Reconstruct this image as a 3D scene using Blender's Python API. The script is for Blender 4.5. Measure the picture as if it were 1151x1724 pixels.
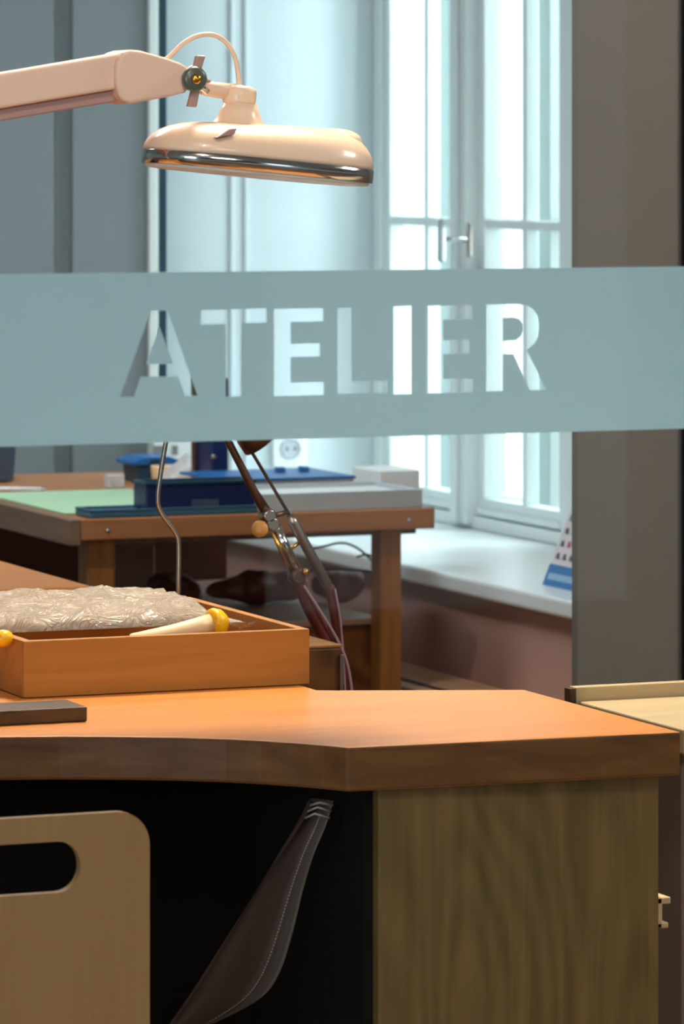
import bpy, bmesh, math, random
from mathutils import Vector, Matrix, noise
random.seed(7)
for o in list(bpy.data.objects): bpy.data.objects.remove(o)
SC = bpy.context.scene
COL = SC.collection

# ------------------------------------------------------------------ camera
EYE = 1.62; F = 7500.0; YAW = math.radians(22.2); HOR = 250.0; CX = 575.5
cs, sn = math.cos(YAW), math.sin(YAW)
cd = bpy.data.cameras.new('camera'); cam = bpy.data.objects.new('camera', cd); COL.objects.link(cam)
cam.location = (0, 0, EYE); cam.rotation_euler = (math.pi/2, 0, -YAW)
cd.sensor_fit = 'HORIZONTAL'; cd.sensor_width = 36.0
cd.lens = F/1151*36.0; cd.shift_y = -(862-HOR)/1151; cd.clip_end = 100
cd.dof.use_dof = True; cd.dof.focus_distance = 5.7; cd.dof.aperture_fstop = 18
SC.camera = cam
SC.view_settings.view_transform = 'Standard'; SC.view_settings.look = 'None'
SC.view_settings.gamma = 1; SC.view_settings.use_curve_mapping = False
SC.view_settings.exposure = 0.0

# ------------------------------------------------------------------ world and lamps
W = bpy.data.worlds.new('world'); SC.world = W; W.use_nodes = True
bg = W.node_tree.nodes['Background']; bg.inputs[0].default_value = (0.88, 0.96, 1.0, 1); bg.inputs[1].default_value = 2.1

def area(name, loc, target, sx, sy, power, color, portal=False, spread=180):
    l = bpy.data.lights.new(name, 'AREA'); l.shape = 'RECTANGLE'; l.size = sx; l.size_y = sy
    l.energy = power; l.color = color; l.spread = math.radians(spread)
    o = bpy.data.objects.new(name, l); COL.objects.link(o); o.location = loc
    o.rotation_euler = (Vector(target)-Vector(loc)).to_track_quat('-Z', 'Y').to_euler()
    if portal: l.cycles.is_portal = True
    return o
def spot(name, loc, target, power, color, size=50, blend=.6, r=.05):
    l = bpy.data.lights.new(name, 'SPOT'); l.energy = power; l.color = color; l.spot_size = math.radians(size)
    l.spot_blend = blend; l.shadow_soft_size = r
    o = bpy.data.objects.new(name, l); COL.objects.link(o); o.location = loc
    o.rotation_euler = (Vector(target)-Vector(loc)).to_track_quat('-Z', 'Y').to_euler()
    return o
area('daylight_window', (4.75, 8.75, 1.75), (2.5, 8.9, 1.3), 1.5, 1.9, 112, (.90, .97, 1.0))
area('side_fill_cool', (-2.9, 1.0, 1.7), (2.0, 4.4, 1.2), 3.0, 1.8, 150, (.80, .94, 1.0))  # added cool fill for film and bench fronts; wall_left has no window
area('daylight_shop_window', (4.9, -3.3, 1.6), (4.0, 0, 1.5), 1.2, 2.2, 0, (.8, .93, 1), portal=True)
spot('ceiling_spot_bench', (2.3, 5.7, 2.9), (1.9, 4.95, .95), 275, (1.0, .84, .62), 60, .7, .22)
spot('ceiling_spot_lamp', (1.2, 3.6, 2.9), (1.75, 5.0, 1.6), 54, (1.0, .74, .58), 34, .8)
spot('ceiling_spot_tables', (2.0, 6.2, 2.9), (2.7, 8.0, .95), 60, (1.0, .83, .68), 60, .8)
area('shop_ambient_fill', (1.5, 1.5, 2.95), (2.0, 3.5, 0), 1.2, 1.2, 50, (1.0, .90, .80))  # unseen area light, added as warm ambient fill on the camera side
area('passage_fill', (4.3, 4.6, 2.95), (3.9, 6.0, .6), 1.0, 1.0, 64, (1.0, .93, .84))  # unseen light added to brighten the pier and the pale bench
area('studio_ambient_fill', (2.0, 7.6, 2.95), (2.0, 7.6, 0), 1.0, 1.0, 38, (.92, .96, 1.0))  # unseen area light, added as ambient fill around the back table

# ------------------------------------------------------------------ projection helpers (pixel ray meets a real plane)
def ray(px, py):
    x = (px-CX)/F; z = 1.0
    return Vector((cs*x+sn*z, -sn*x+cs*z, -(py-HOR)/F))
def PV(px, py, v):
    r = ray(px, py); t = v/r.y; return Vector((r.x*t, v, EYE+r.z*t))
def PU(px, py, u):
    r = ray(px, py); t = u/r.x; return Vector((u, r.y*t, EYE+r.z*t))
def PH(px, py, h):
    r = ray(px, py); t = (h-EYE)/r.z; return Vector((r.x*t, r.y*t, h))

# ------------------------------------------------------------------ materials
def lin(c): return tuple(((v/255)/12.92 if v/255 <= .04045 else ((v/255+.055)/1.055)**2.4) for v in c)+(1,)
def new_mat(name):
    m = bpy.data.materials.new(name); m.use_nodes = True
    return m, m.node_tree, m.node_tree.nodes['Principled BSDF']
def plain(name, c, rough=.5, metal=0, spec=.5, var=.06, scale=30, coat=0, trans=0, alpha=1, bump=0):
    m, nt, b = new_mat(name)
    tc = nt.nodes.new('ShaderNodeTexCoord'); n = nt.nodes.new('ShaderNodeTexNoise'); n.inputs['Scale'].default_value = scale
    n.inputs['Detail'].default_value = 4
    nt.links.new(tc.outputs['Object'], n.inputs['Vector'])
    mx = nt.nodes.new('ShaderNodeMix'); mx.data_type = 'RGBA'
    l = lin(c); mx.inputs[6].default_value = tuple(v*(1-var) for v in l[:3])+(1,); mx.inputs[7].default_value = tuple(min(1, v*(1+var)) for v in l[:3])+(1,)
    nt.links.new(n.outputs['Fac'], mx.inputs[0]); nt.links.new(mx.outputs[2], b.inputs['Base Color'])
    b.inputs['Roughness'].default_value = rough; b.inputs['Metallic'].default_value = metal
    b.inputs['Specular IOR Level'].default_value = spec; b.inputs['Coat Weight'].default_value = coat
    b.inputs['Transmission Weight'].default_value = trans; b.inputs['Alpha'].default_value = alpha
    if bump:
        bp = nt.nodes.new('ShaderNodeBump'); bp.inputs['Strength'].default_value = bump; bp.inputs['Distance'].default_value = .002
        nt.links.new(n.outputs['Fac'], bp.inputs['Height']); nt.links.new(bp.outputs[0], b.inputs['Normal'])
    return m
def wood(name, c1, c2, stretch=(2, 30, 30), rough=.45, ring=0.0, rs=(6, 6, .8), spec=.4, contrast=(.3, .7), rf=60):
    m, nt, b = new_mat(name)
    tc = nt.nodes.new('ShaderNodeTexCoord')
    mp = nt.nodes.new('ShaderNodeMapping'); mp.inputs['Scale'].default_value = stretch
    nt.links.new(tc.outputs['Object'], mp.inputs['Vector'])
    n = nt.nodes.new('ShaderNodeTexNoise'); n.inputs['Scale'].default_value = 1.6; n.inputs['Detail'].default_value = 8
    n.inputs['Roughness'].default_value = .62; n.inputs['Distortion'].default_value = .5
    nt.links.new(mp.outputs[0], n.inputs['Vector'])
    cr = nt.nodes.new('ShaderNodeValToRGB'); cr.color_ramp.elements[0].position = contrast[0]; cr.color_ramp.elements[1].position = contrast[1]
    cr.color_ramp.elements[0].color = lin(c1); cr.color_ramp.elements[1].color = lin(c2)
    fac = n.outputs['Fac']
    if ring:
        mp2 = nt.nodes.new('ShaderNodeMapping'); mp2.inputs['Scale'].default_value = rs
        nt.links.new(tc.outputs['Object'], mp2.inputs['Vector'])
        n2 = nt.nodes.new('ShaderNodeTexNoise'); n2.inputs['Scale'].default_value = 1.0; n2.inputs['Detail'].default_value = 1.0
        nt.links.new(mp2.outputs[0], n2.inputs['Vector'])
        mu = nt.nodes.new('ShaderNodeMath'); mu.operation = 'MULTIPLY'; mu.inputs[1].default_value = rf
        nt.links.new(n2.outputs['Fac'], mu.inputs[0])
        si = nt.nodes.new('ShaderNodeMath'); si.operation = 'SINE'; nt.links.new(mu.outputs[0], si.inputs[0])
        ma = nt.nodes.new('ShaderNodeMath'); ma.operation = 'MULTIPLY_ADD'; ma.inputs[1].default_value = ring
        nt.links.new(si.outputs[0], ma.inputs[0]); nt.links.new(n.outputs['Fac'], ma.inputs[2]); fac = ma.outputs[0]
    nt.links.new(fac, cr.inputs[0]); nt.links.new(cr.outputs[0], b.inputs['Base Color'])
    b.inputs['Roughness'].default_value = rough; b.inputs['Specular IOR Level'].default_value = spec
    bp = nt.nodes.new('ShaderNodeBump'); bp.inputs['Strength'].default_value = .08; bp.inputs['Distance'].default_value = .001
    nt.links.new(fac, bp.inputs['Height']); nt.links.new(bp.outputs[0], b.inputs['Normal'])
    return m
def glass_mat(name, tint=(1, 1, 1), ior=1.45, rough=0.0, milk=0.0, milkc=(.8, .85, .85)):
    m = bpy.data.materials.new(name); m.use_nodes = True; nt = m.node_tree
    for n in list(nt.nodes): nt.nodes.remove(n)
    out = nt.nodes.new('ShaderNodeOutputMaterial'); t = nt.nodes.new('ShaderNodeBsdfTransparent'); t.inputs[0].default_value = tint+(1,)
    g = nt.nodes.new('ShaderNodeBsdfGlossy'); g.inputs['Roughness'].default_value = rough
    fr = nt.nodes.new('ShaderNodeFresnel'); fr.inputs[0].default_value = ior
    ge = nt.nodes.new('ShaderNodeNewGeometry'); su = nt.nodes.new('ShaderNodeMath'); su.operation = 'SUBTRACT'; su.inputs[0].default_value = 1
    nt.links.new(ge.outputs['Backfacing'], su.inputs[1]); mu = nt.nodes.new('ShaderNodeMath'); mu.operation = 'MULTIPLY'
    nt.links.new(su.outputs[0], mu.inputs[0]); nt.links.new(fr.outputs[0], mu.inputs[1])
    mx = nt.nodes.new('ShaderNodeMixShader'); nt.links.new(mu.outputs[0], mx.inputs[0]); nt.links.new(t.outputs[0], mx.inputs[1]); nt.links.new(g.outputs[0], mx.inputs[2])
    last = mx.outputs[0]
    if milk:
        d = nt.nodes.new('ShaderNodeBsdfDiffuse'); d.inputs[0].default_value = milkc+(1,)
        m2 = nt.nodes.new('ShaderNodeMixShader'); m2.inputs[0].default_value = milk
        nt.links.new(last, m2.inputs[1]); nt.links.new(d.outputs[0], m2.inputs[2]); last = m2.outputs[0]
    nt.links.new(last, out.inputs[0]); return m
def film_mat(name):
    m = bpy.data.materials.new(name); m.use_nodes = True; nt = m.node_tree
    for n in list(nt.nodes): nt.nodes.remove(n)
    out = nt.nodes.new('ShaderNodeOutputMaterial')
    d = nt.nodes.new('ShaderNodeBsdfDiffuse'); d.inputs[0].default_value = (.66, .87, .94, 1)
    t = nt.nodes.new('ShaderNodeBsdfTranslucent'); t.inputs[0].default_value = (.68, .89, .96, 1)
    a = nt.nodes.new('ShaderNodeMixShader'); a.inputs[0].default_value = .5
    nt.links.new(d.outputs[0], a.inputs[1]); nt.links.new(t.outputs[0], a.inputs[2])
    nt.links.new(a.outputs[0], out.inputs[0]); return m
def bag_mat(name, c, tr):
    m, nt, b = new_mat(name)
    b.inputs['Base Color'].default_value = c+(1,); b.inputs['Roughness'].default_value = .22; b.inputs['Specular IOR Level'].default_value = 1.0
    tc = nt.nodes.new('ShaderNodeTexCoord'); n = nt.nodes.new('ShaderNodeTexVoronoi'); n.inputs['Scale'].default_value = 38
    n2 = nt.nodes.new('ShaderNodeTexNoise'); n2.inputs['Scale'].default_value = 20; n2.inputs['Distortion'].default_value = 2.0
    nt.links.new(tc.outputs['Object'], n2.inputs['Vector']); nt.links.new(n2.outputs['Color'], n.inputs['Vector'])
    n.inputs['Scale'].default_value = 9
    bp = nt.nodes.new('ShaderNodeBump'); bp.inputs['Strength'].default_value = .7; bp.inputs['Distance'].default_value = .006
    nt.links.new(n.outputs['Distance'], bp.inputs['Height']); nt.links.new(bp.outputs[0], b.inputs['Normal'])
    t = nt.nodes.new('ShaderNodeBsdfTransparent'); t.inputs[0].default_value = (.97, .95, .93, 1); mx = nt.nodes.new('ShaderNodeMixShader'); mx.inputs[0].default_value = tr
    nt.links.new(b.outputs[0], mx.inputs[1]); nt.links.new(t.outputs[0], mx.inputs[2])
    nt.links.new(mx.outputs[0], nt.nodes['Material Output'].inputs[0]); return m
M = {}
M['wall_light'] = plain('painted_wall_light', (196, 212, 216), .7, var=.02)
M['wall_taupe'] = plain('painted_wall_taupe', (122, 118, 110), .6, var=.04)
M['wall_mauve'] = plain('painted_wall_mauve', (172, 136, 126), .7, var=.04)
M['white_paint'] = plain('white_gloss_paint', (214, 228, 228), .35, var=.02)
M['outer_paint'] = plain('weathered_outer_paint', (150, 162, 160), .6, var=.04)
M['sill'] = plain('white_sill', (225, 236, 238), .3, var=.02)
M['ceiling'] = plain('ceiling_paint', (205, 210, 210), .8, var=.02)
M['grey_cab'] = plain('grey_laminate', (120, 132, 136), .55, var=.03)
M['gap'] = plain('gap_shade_teal', (12, 52, 68), .5)
M['dark_trim'] = plain('dark_trim', (20, 26, 32), .5)
M['floor'] = wood('floor_boards', (120, 85, 58), (160, 120, 88), (2, 20, 20), .4)
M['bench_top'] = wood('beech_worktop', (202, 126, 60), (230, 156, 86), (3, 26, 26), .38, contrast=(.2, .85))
M['bench_edge'] = wood('beech_edge_shade', (84, 50, 20), (138, 92, 48), (5, 9, 26), .5, contrast=(.25, .8))  # edge grain, darkened so the front's shade is in the colour
M['panel'] = wood('oak_panel', (96, 78, 34), (138, 112, 68), (22, 22, 1.6), .5, ring=.075, rs=(4.5, 4.5, 1.3), contrast=(.25, .8), rf=150)
M['shade_black'] = plain('underbench_shade', (12, 10, 9), .8, var=.02, spec=.1)  # near-black, puts the shade under the bench into the colour
M['box_wood'] = wood('tray_beech', (150, 98, 34), (190, 132, 64), (2, 24, 24), .5, contrast=(.2, .85))
M['ply'] = wood('birch_ply', (158, 120, 78), (174, 136, 94), (24, 24, 1.2), .5, contrast=(.2, .85))
M['walnut'] = wood('walnut_strip', (50, 34, 20), (98, 72, 46), (8, 30, 30), .5)
M['pale_wood'] = wood('pale_maple', (188, 166, 128), (208, 188, 152), (4, 26, 26), .45, contrast=(.2, .85))
M['pale_cab'] = plain('brown_grey_front', (140, 124, 114), .5)
M['table_wood'] = wood('worn_table', (150, 98, 58), (190, 138, 96), (2, 22, 22), .45, contrast=(.2, .85))
M['table_side'] = wood('worn_table_side', (104, 84, 70), (136, 110, 90), (22, 2, 22), .5)
M['leg_wood'] = wood('table_leg', (128, 84, 36), (165, 112, 56), (22, 22, 2), .5)
M['chest'] = wood('chest_brown', (82, 46, 18), (130, 80, 38), (10, 10, 3), .5, ring=.12, rs=(6, 6, 4))
M['chest_top'] = plain('dusty_board', (150, 122, 104), .6, var=.1)
M['low_bench'] = wood('low_bench_oak', (216, 176, 138), (232, 196, 160), (30, 2, 22), .5)
M['cream'] = plain('cream_enamel', (238, 210, 186), .32, var=.01, spec=.5, coat=.3)
M['cream_arm'] = plain('cream_arm_paint', (232, 200, 182), .4, var=.01)
M['chrome'] = plain('chrome', (205, 205, 208), .12, metal=1, var=.01)
M['steel'] = plain('brushed_steel', (170, 160, 152), .28, metal=1)
M['bronze'] = plain('aged_bronze', (120, 92, 76), .35, metal=.8)
M['knob_green'] = plain('grey_green_knob', (92, 104, 98), .35, metal=.3)
M['brass'] = plain('brass', (214, 160, 70), .25, metal=1)
M['pink_grey'] = plain('pink_grey_plastic', (176, 140, 136), .4)
M['diffuser'] = plain('opal_diffuser', (225, 238, 242), .3)
M['red_sleeve'] = plain('red_brown_sleeve', (98, 40, 26), .55)
M['lilac'] = plain('lilac_cable', (176, 142, 158), .45)
M['orange_knob'] = plain('amber_knob', (226, 160, 84), .4)
M['cable_black'] = plain('black_cable', (18, 16, 18), .5)
M['leather'] = plain('grey_leather', (84, 66, 57), .7, var=.2, scale=160, bump=.3)
M['leather_edge'] = plain('leather_hem', (98, 88, 80), .6, var=.1, scale=120)
M['stitch'] = plain('grey_thread', (176, 176, 170), .6)
M['navy'] = plain('navy_plastic', (10, 34, 84), .35)
M['teal'] = plain('teal_plastic', (16, 62, 84), .4)
M['blue'] = plain('blue_plastic', (22, 100, 170), .4)
M['steel_blue'] = plain('dusty_blue_plastic', (52, 96, 120), .45)
M['slate'] = plain('slate_plastic', (62, 78, 96), .5)
M['green_mat'] = plain('green_mat', (172, 212, 174), .7)
M['white_plastic'] = plain('white_plastic', (226, 236, 238), .35)
M['grey_white'] = plain('grey_white_tray', (178, 190, 196), .45)
M['socket_dark'] = plain('socket_shadow', (120, 130, 128), .5)
M['yellow'] = plain('yellow_plastic', (244, 184, 6), .35)
M['cream_roll'] = plain('cream_tube', (236, 204, 164), .45)
M['brown_dark'] = plain('dark_red_brown', (96, 50, 32), .6, var=.4, scale=12)
M['print_blue'] = plain('calendar_blue', (44, 118, 176), .5)
M['print_white'] = plain('calendar_paper', (214, 212, 216), .6)
M['print_dark'] = plain('calendar_ink', (70, 72, 92), .6)
M['print_red'] = plain('calendar_red', (190, 60, 110), .6)
M['print_pale'] = plain('calendar_pale_print', (160, 200, 224), .6)
M['glass'] = glass_mat('partition_glass', (.985, .995, .995), 1.22)
M['win_glass'] = glass_mat('window_glass', (.96, 1, 1), 1.3)
M['film'] = film_mat('frosted_film')
M['bag'] = bag_mat('clear_bag_film', (.66, .57, .47), .42)
M['bag2'] = bag_mat('clear_bag_film_cool', (.82, .86, .86), .25)

# ------------------------------------------------------------------ mesh helpers
class MB:
    def __init__(s): s.bm = bmesh.new()
    def box(s, a, b):
        x0, y0, z0 = (min(a[i], b[i]) for i in range(3)); x1, y1, z1 = (max(a[i], b[i]) for i in range(3))
        v = [s.bm.verts.new(p) for p in ((x0,y0,z0),(x1,y0,z0),(x1,y1,z0),(x0,y1,z0),(x0,y0,z1),(x1,y0,z1),(x1,y1,z1),(x0,y1,z1))]
        for f in ((0,3,2,1),(4,5,6,7),(0,1,5,4),(1,2,6,5),(2,3,7,6),(3,0,4,7)): s.bm.faces.new([v[i] for i in f])
        return s
    def prism(s, pts, off):
        off = Vector(off); a = [s.bm.verts.new(p) for p in pts]; b = [s.bm.verts.new(Vector(p)+off) for p in pts]
        n = len(pts); s.bm.faces.new(a); s.bm.faces.new(b[::-1])
        for i in range(n): s.bm.faces.new((a[i], b[i], b[(i+1)%n], a[(i+1)%n]))
        return s
    def tube(s, pts, r, seg=12, caps=True):
        pts = [Vector(p) for p in pts]; rs = r if isinstance(r, (list, tuple)) else [r]*len(pts)
        rings = []; ref = None
        for i, p in enumerate(pts):
            d = (pts[min(i+1, len(pts)-1)]-pts[max(i-1, 0)]).normalized()
            if ref is None:
                ref = d.orthogonal().normalized()
            ref = (ref-d*ref.dot(d)).normalized(); w = d.cross(ref)
            rings.append([s.bm.verts.new(p+(ref*math.cos(2*math.pi*k/seg)+w*math.sin(2*math.pi*k/seg))*rs[i]) for k in range(seg)])
        for a, b in zip(rings, rings[1:]):
            for k in range(seg):
                f = s.bm.faces.new((a[k], a[(k+1)%seg], b[(k+1)%seg], b[k])); f.smooth = True
        if caps: s.bm.faces.new(rings[0][::-1]); s.bm.faces.new(rings[-1])
        return s
    def rings(s, rings, cap0=True, cap1=True, smooth=True):
        rr = [[s.bm.verts.new(p) for p in r] for r in rings]; n = len(rr[0])
        for a, b in zip(rr, rr[1:]):
            for k in range(n):
                f = s.bm.faces.new((a[k], a[(k+1)%n], b[(k+1)%n], b[k])); f.smooth = smooth
        if cap0: s.bm.faces.new(rr[0][::-1])
        if cap1: s.bm.faces.new(rr[-1])
        return s
    def lathe(s, base, axis, prof, seg=24):      # prof: list of (distance along axis, radius)
        base = Vector(base); ax = Vector(axis).normalized(); e1 = ax.orthogonal().normalized(); e2 = ax.cross(e1)
        return s.rings([[base+ax*t+(e1*math.cos(2*math.pi*k/seg)+e2*math.sin(2*math.pi*k/seg))*max(r, 1e-4) for k in range(seg)] for t, r in prof])
    def blob(s, c, r, seg=28, rg=16, amp=0, fr=3, e=1.0, seed=0):
        c = Vector(c); R = []
        for i in range(rg+1):
            ph = -math.pi/2+math.pi*i/rg; row = []
            for k in range(seg):
                th = 2*math.pi*k/seg
                def pw(x): return math.copysign(abs(x)**e, x)
                d = Vector((pw(math.cos(ph))*pw(math.cos(th))*r[0], pw(math.cos(ph))*pw(math.sin(th))*r[1], pw(math.sin(ph))*r[2]))
                if amp: d *= 1+amp*noise.noise(Vector((d.x*fr, d.y*fr, d.z*fr))*10+Vector((seed, 0, 0)))
                row.append(c+d)
            R.append(row)
        return s.rings(R)
    def build(s, name, mat, parent=None, loc=None, bevel=0, seg=2):
        bmesh.ops.recalc_face_normals(s.bm, faces=s.bm.faces)
        if parent is not None:
            off = parent_world(parent)
        else: off = Vector(loc) if loc is not None else Vector((0, 0, 0))
        me = bpy.data.meshes.new(name)
        o = bpy.data.objects.new(name, me); COL.objects.link(o)
        mine = Vector((0, 0, 0))
        if parent is not None:
            o.parent = parent
        else:
            o.location = off
        o['_w'] = tuple(off)
        bmesh.ops.translate(s.bm, verts=s.bm.verts, vec=-off)
        s.bm.to_mesh(me); s.bm.free()
        for m in (mat if isinstance(mat, (list, tuple)) else [mat]): me.materials.append(m)
        if bevel:
            b = o.modifiers.new('bevel', 'BEVEL'); b.width = bevel; b.segments = seg; b.limit_method = 'ANGLE'
        return o
def parent_world(p): return Vector(p['_w'])
def tag(o, label, cat, group=None):
    o['label'] = label; o['category'] = cat
    if group: o['group'] = group
    return o
def thing(name, loc, label, cat, group=None):
    o = bpy.data.objects.new(name, None); COL.objects.link(o); o.location = loc; o['_w'] = tuple(loc); o.empty_display_size = .05
    return tag(o, label, cat, group)
def struct(name, mb, mat, **k):
    o = mb.build(name, mat, **k); o['kind'] = 'structure'; return o
def bx(a, b): return MB().box(a, b)
def rrect(cx, cz, hx, hz, r, n=8):
    out = []
    for q, (sx, sz) in enumerate(((1, 1), (-1, 1), (-1, -1), (1, -1))):
        for i in range(n+1):
            a = math.pi/2*q+math.pi/2*i/n
            out.append((cx+sx*(hx-r)+r*math.cos(a), cz+sz*(hz-r)+r*math.sin(a)))
    return out
def smooth_path(pts, n=8):
    P = [Vector(p) for p in pts]; P = [P[0]*2-P[1]]+P+[P[-1]*2-P[-2]]; out = []
    for i in range(1, len(P)-2):
        for k in range(n):
            t = k/n; a, b, c, d = P[i-1:i+3]
            out.append(.5*((2*b)+(c-a)*t+(2*a-5*b+4*c-d)*t*t+(3*b-a-3*c+d)*t**3))
    out.append(P[-2]); return out

# ------------------------------------------------------------------ room shell
CH = 3.0
struct('floor', bx((-3, -3, -.1), (6.2, 9.6, 0)), M['floor'])
struct('ceiling', bx((-3, -3, CH), (6.2, 9.6, CH+.1)), M['ceiling'])
VB = 9.35        # back wall
struct('wall_back', bx((-3, VB, 0), (3.98, VB+.15, CH)), M['wall_light'])
struct('wall_left', bx((-3.15, -3, 0), (-3, 9.5, CH)), M['wall_light'])
fw = MB()        # shop front wall with one window opening
fw.box((-3, -3.15, 0), (4.35, -3, CH)).box((5.5, -3.15, 0), (6.2, -3, CH)).box((4.35, -3.15, 0), (5.5, -3, .35)).box((4.35, -3.15, 2.75), (5.5, -3, CH))
struct('wall_front', fw, M['wall_taupe'])
struct('wall_shop_right', bx((6.0, -3, 0), (6.15, 6.5, CH)), M['wall_taupe'])
# pier that closes off the studio on the right
UP = PV(972, 800, 6.5).x; UE = PV(1147, 800, 6.5).x
struct('wall_pier', bx((UP, 6.5, 0), (6.0, 6.522, CH)).box((UP+.28, 6.522, 0), (6.0, 6.66, CH)), M['wall_taupe'])
struct('trim_1', bx((UE, 6.488, 0), (UE+.03, 6.5, CH)), M['dark_trim'])
# window wall: inner face at u=3.46, recess back to u=3.9
US, UW = 3.46, 3.90; HS = .80
ww = MB()
ww.box((US, 6.66, 0), (US+.60, 7.05, CH))
ww.box((US, 7.05, 0), (US+.60, VB, HS-.035))
ww.box((US, 7.05, 2.45), (US+.60, VB, CH))
ww.box((UW+.02, 7.05, HS-.035), (US+.60, 8.262, 2.45))
struct('wall_right', ww, M['wall_mauve'])
struct('trim_2', bx((US-.03, 7.0, HS-.033), (UW+.10, VB-.001, HS)), M['sill'], bevel=.006)
struct('trim_3', bx((US+.30, 7.06, HS+.001), (UW+.019, 7.08, 2.44)), M['white_paint'])
# window: outer frame, mid post, leaves with muntins, second outer glazing
def vp(px): return PU(px, 600, UW).y
v_l, v_r = VB-.002, 8.265
wt = 2.44
wi = MB()
wi.box((UW-.01, v_l-.045, HS+.001), (UW+.07, v_l, wt)).box((UW-.01, v_r, HS+.001), (UW+.07, v_r+.075, wt))
wi.box((UW-.01, v_r, wt-.05), (UW+.07, v_l, wt))
wi.box((UW-.012, v_r, HS+.001), (UW+.07, v_l, HS+.028))
win = struct('window_1', wi, M['white_paint'], bevel=.003)
pm0, pm1 = vp(804), vp(777)
wi = MB(); wi.box((UW-.03, pm0, HS+.01), (UW+.05, pm1, wt-.02)); wi.box((UW-.042, (pm0+pm1)/2-.014, HS+.01), (UW-.03, (pm0+pm1)/2+.014, wt-.02))
wi.build('mid_post', M['white_paint'], win, bevel=.004)
HG = EYE-.752
def leaf(a, b):
    m = MB(); u0, u1 = UW+.0, UW+.045; st = .03
    m.box((u0, a, HS+.03), (u1, b, HG)); m.box((u0, a, wt-.1), (u1, b, wt-.05))
    m.box((u0, a, HG), (u1, a+st, wt-.1)); m.box((u0, b-st, HG), (u1, b, wt-.1))
    m.box((u0+.008, (a+b)/2-.010, HG), (u1-.006, (a+b)/2+.010, wt-.1))
    m.box((u0+.004, a, EYE-.172), (u1-.004, b, EYE-.152))
    m.box((u0-.008, a+.01, HS+.032), (u0, b-.01, HS+.048))
    f = m.build('window_leaf', M['white_paint'], win, bevel=.003)
    bx((UW+.02, a+.02, HG-.01), (UW+.024, b-.02, wt-.09)).build('pane', M['win_glass'], f)
leaf(pm1, v_l-.045); leaf(v_r+.075, pm0)
m = MB(); u0, u1 = UW+.15, UW+.20
for a, b in ((v_r, v_r+.07), (8.435, 8.475), (8.61, 8.655), (8.74, 8.88), (9.075, 9.11), (v_l-.07, v_l)): m.box((u0, a, HS), (u1, b, wt))
m.box((u0+.004, v_r, HS), (u1-.004, v_l, HS+.05)); m.box((u0+.006, v_r, EYE-.170), (u1-.006, v_l, EYE-.155)); m.box((u0+.004, v_r, wt-.06), (u1-.004, v_l, wt))
m.build('outer_casement', M['outer_paint'], win, bevel=.003)
# handle
hb = PU(791, 403, UW-.043)
h = MB(); h.box((hb.x-.006, hb.y-.011, hb.z-.038), (hb.x, hb.y+.011, hb.z+.036))
hd = h.build('handle_plate', M['steel'], win, bevel=.005, seg=3)
h = MB(); h.tube([(hb.x, hb.y, hb.z), (hb.x-.062, hb.y, hb.z)], .007, 14)
h.box((hb.x-.076, hb.y-.012, hb.z-.048), (hb.x-.062, hb.y+.004, hb.z+.044))
h.build('handle', M['chrome'], hd, bevel=.003)
# mouldings, trim and a painted gap shade on the back wall
def wx(px, v=VB): return PV(px, 300, v).x
struct('trim_4', bx((wx(386), VB-.005, 0), (wx(393), VB, CH)).box((wx(410), VB-.005, 0), (wx(418), VB, CH)), M['wall_light'], bevel=.003)
VC = 9.2
struct('trim_5', bx((wx(251, VC-.03), VC-.03, 0), (wx(267, VC-.03), VB, CH)), M['white_paint'], bevel=.003)
struct('gap_shade_strip', bx((wx(267, VC), VC-.005, 0), (wx(279, VC), VB, CH)), M['gap'])  # solid dark strip painted as the shade inside the gap
tc = thing('tall_cupboard', (1.6, VC, 0), 'tall grey cupboard behind the blue containers, left of the pale wall', 'cupboard')
bx((.2, VC, .0), (wx(250, VC), VB-.001, 2.95)).build('body', M['grey_cab'], tc)
bx((wx(122, VC-.02), VC-.02, .08), (wx(249, VC-.02), VC-.001, 2.9)).build('door', M['grey_cab'], tc, bevel=.002)
bx((1.75, VC-.02, .08), (wx(90, VC-.02), VC-.001, 2.9)).build('door', M['grey_cab'], tc, bevel=.002)
# low bench along the window wall
lb = thing('low_ledge', (3.38, 8, 0), 'low light brown wooden ledge below the window sill, right of the table leg', 'ledge')
bx((3.30, 6.70, .57), (US-.002, VB-.3, .60)).build('ledge_board', M['low_bench'], lb, bevel=.004)
bx((3.335, 6.74, .6002), (3.345, VB-.32, .603)).build('seam_strip', M['dark_trim'], lb)
bx((3.305, 6.75, 0), (US-.004, VB-.35, .57)).build('base', M['chest'], lb)

# ------------------------------------------------------------------ glass partition with frosted film
VG = 4.1
gp = struct('window_2', bx((-1.0, VG, 0), (5.9, VG+.008, CH)), M['glass'])
def poly_curve(name, loops, thick):
    cu = bpy.data.curves.new(name, 'CURVE'); cu.dimensions = '2D'; cu.fill_mode = 'BOTH'; cu.extrude = thick
    for lp in loops:
        sp = cu.splines.new('POLY'); sp.points.add(len(lp)-1); sp.use_cyclic_u = True
        for i, (x, y) in enumerate(lp): sp.points[i].co = (x, y, 0, 1)
    o = bpy.data.objects.new(name, cu); COL.objects.link(o)
    dg = bpy.context.evaluated_depsgraph_get(); me = bpy.data.meshes.new_from_object(o.evaluated_get(dg))
    bpy.data.objects.remove(o); bpy.data.curves.remove(cu); return me
def G(px, py): p = PV(px, py, VG+.0095); return (p.x, p.z)
ztop = (G(0, 461)[1]+G(1151, 449)[1])/2; zbot = (G(0, 752)[1]+G(1151, 722)[1])/2
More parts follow.
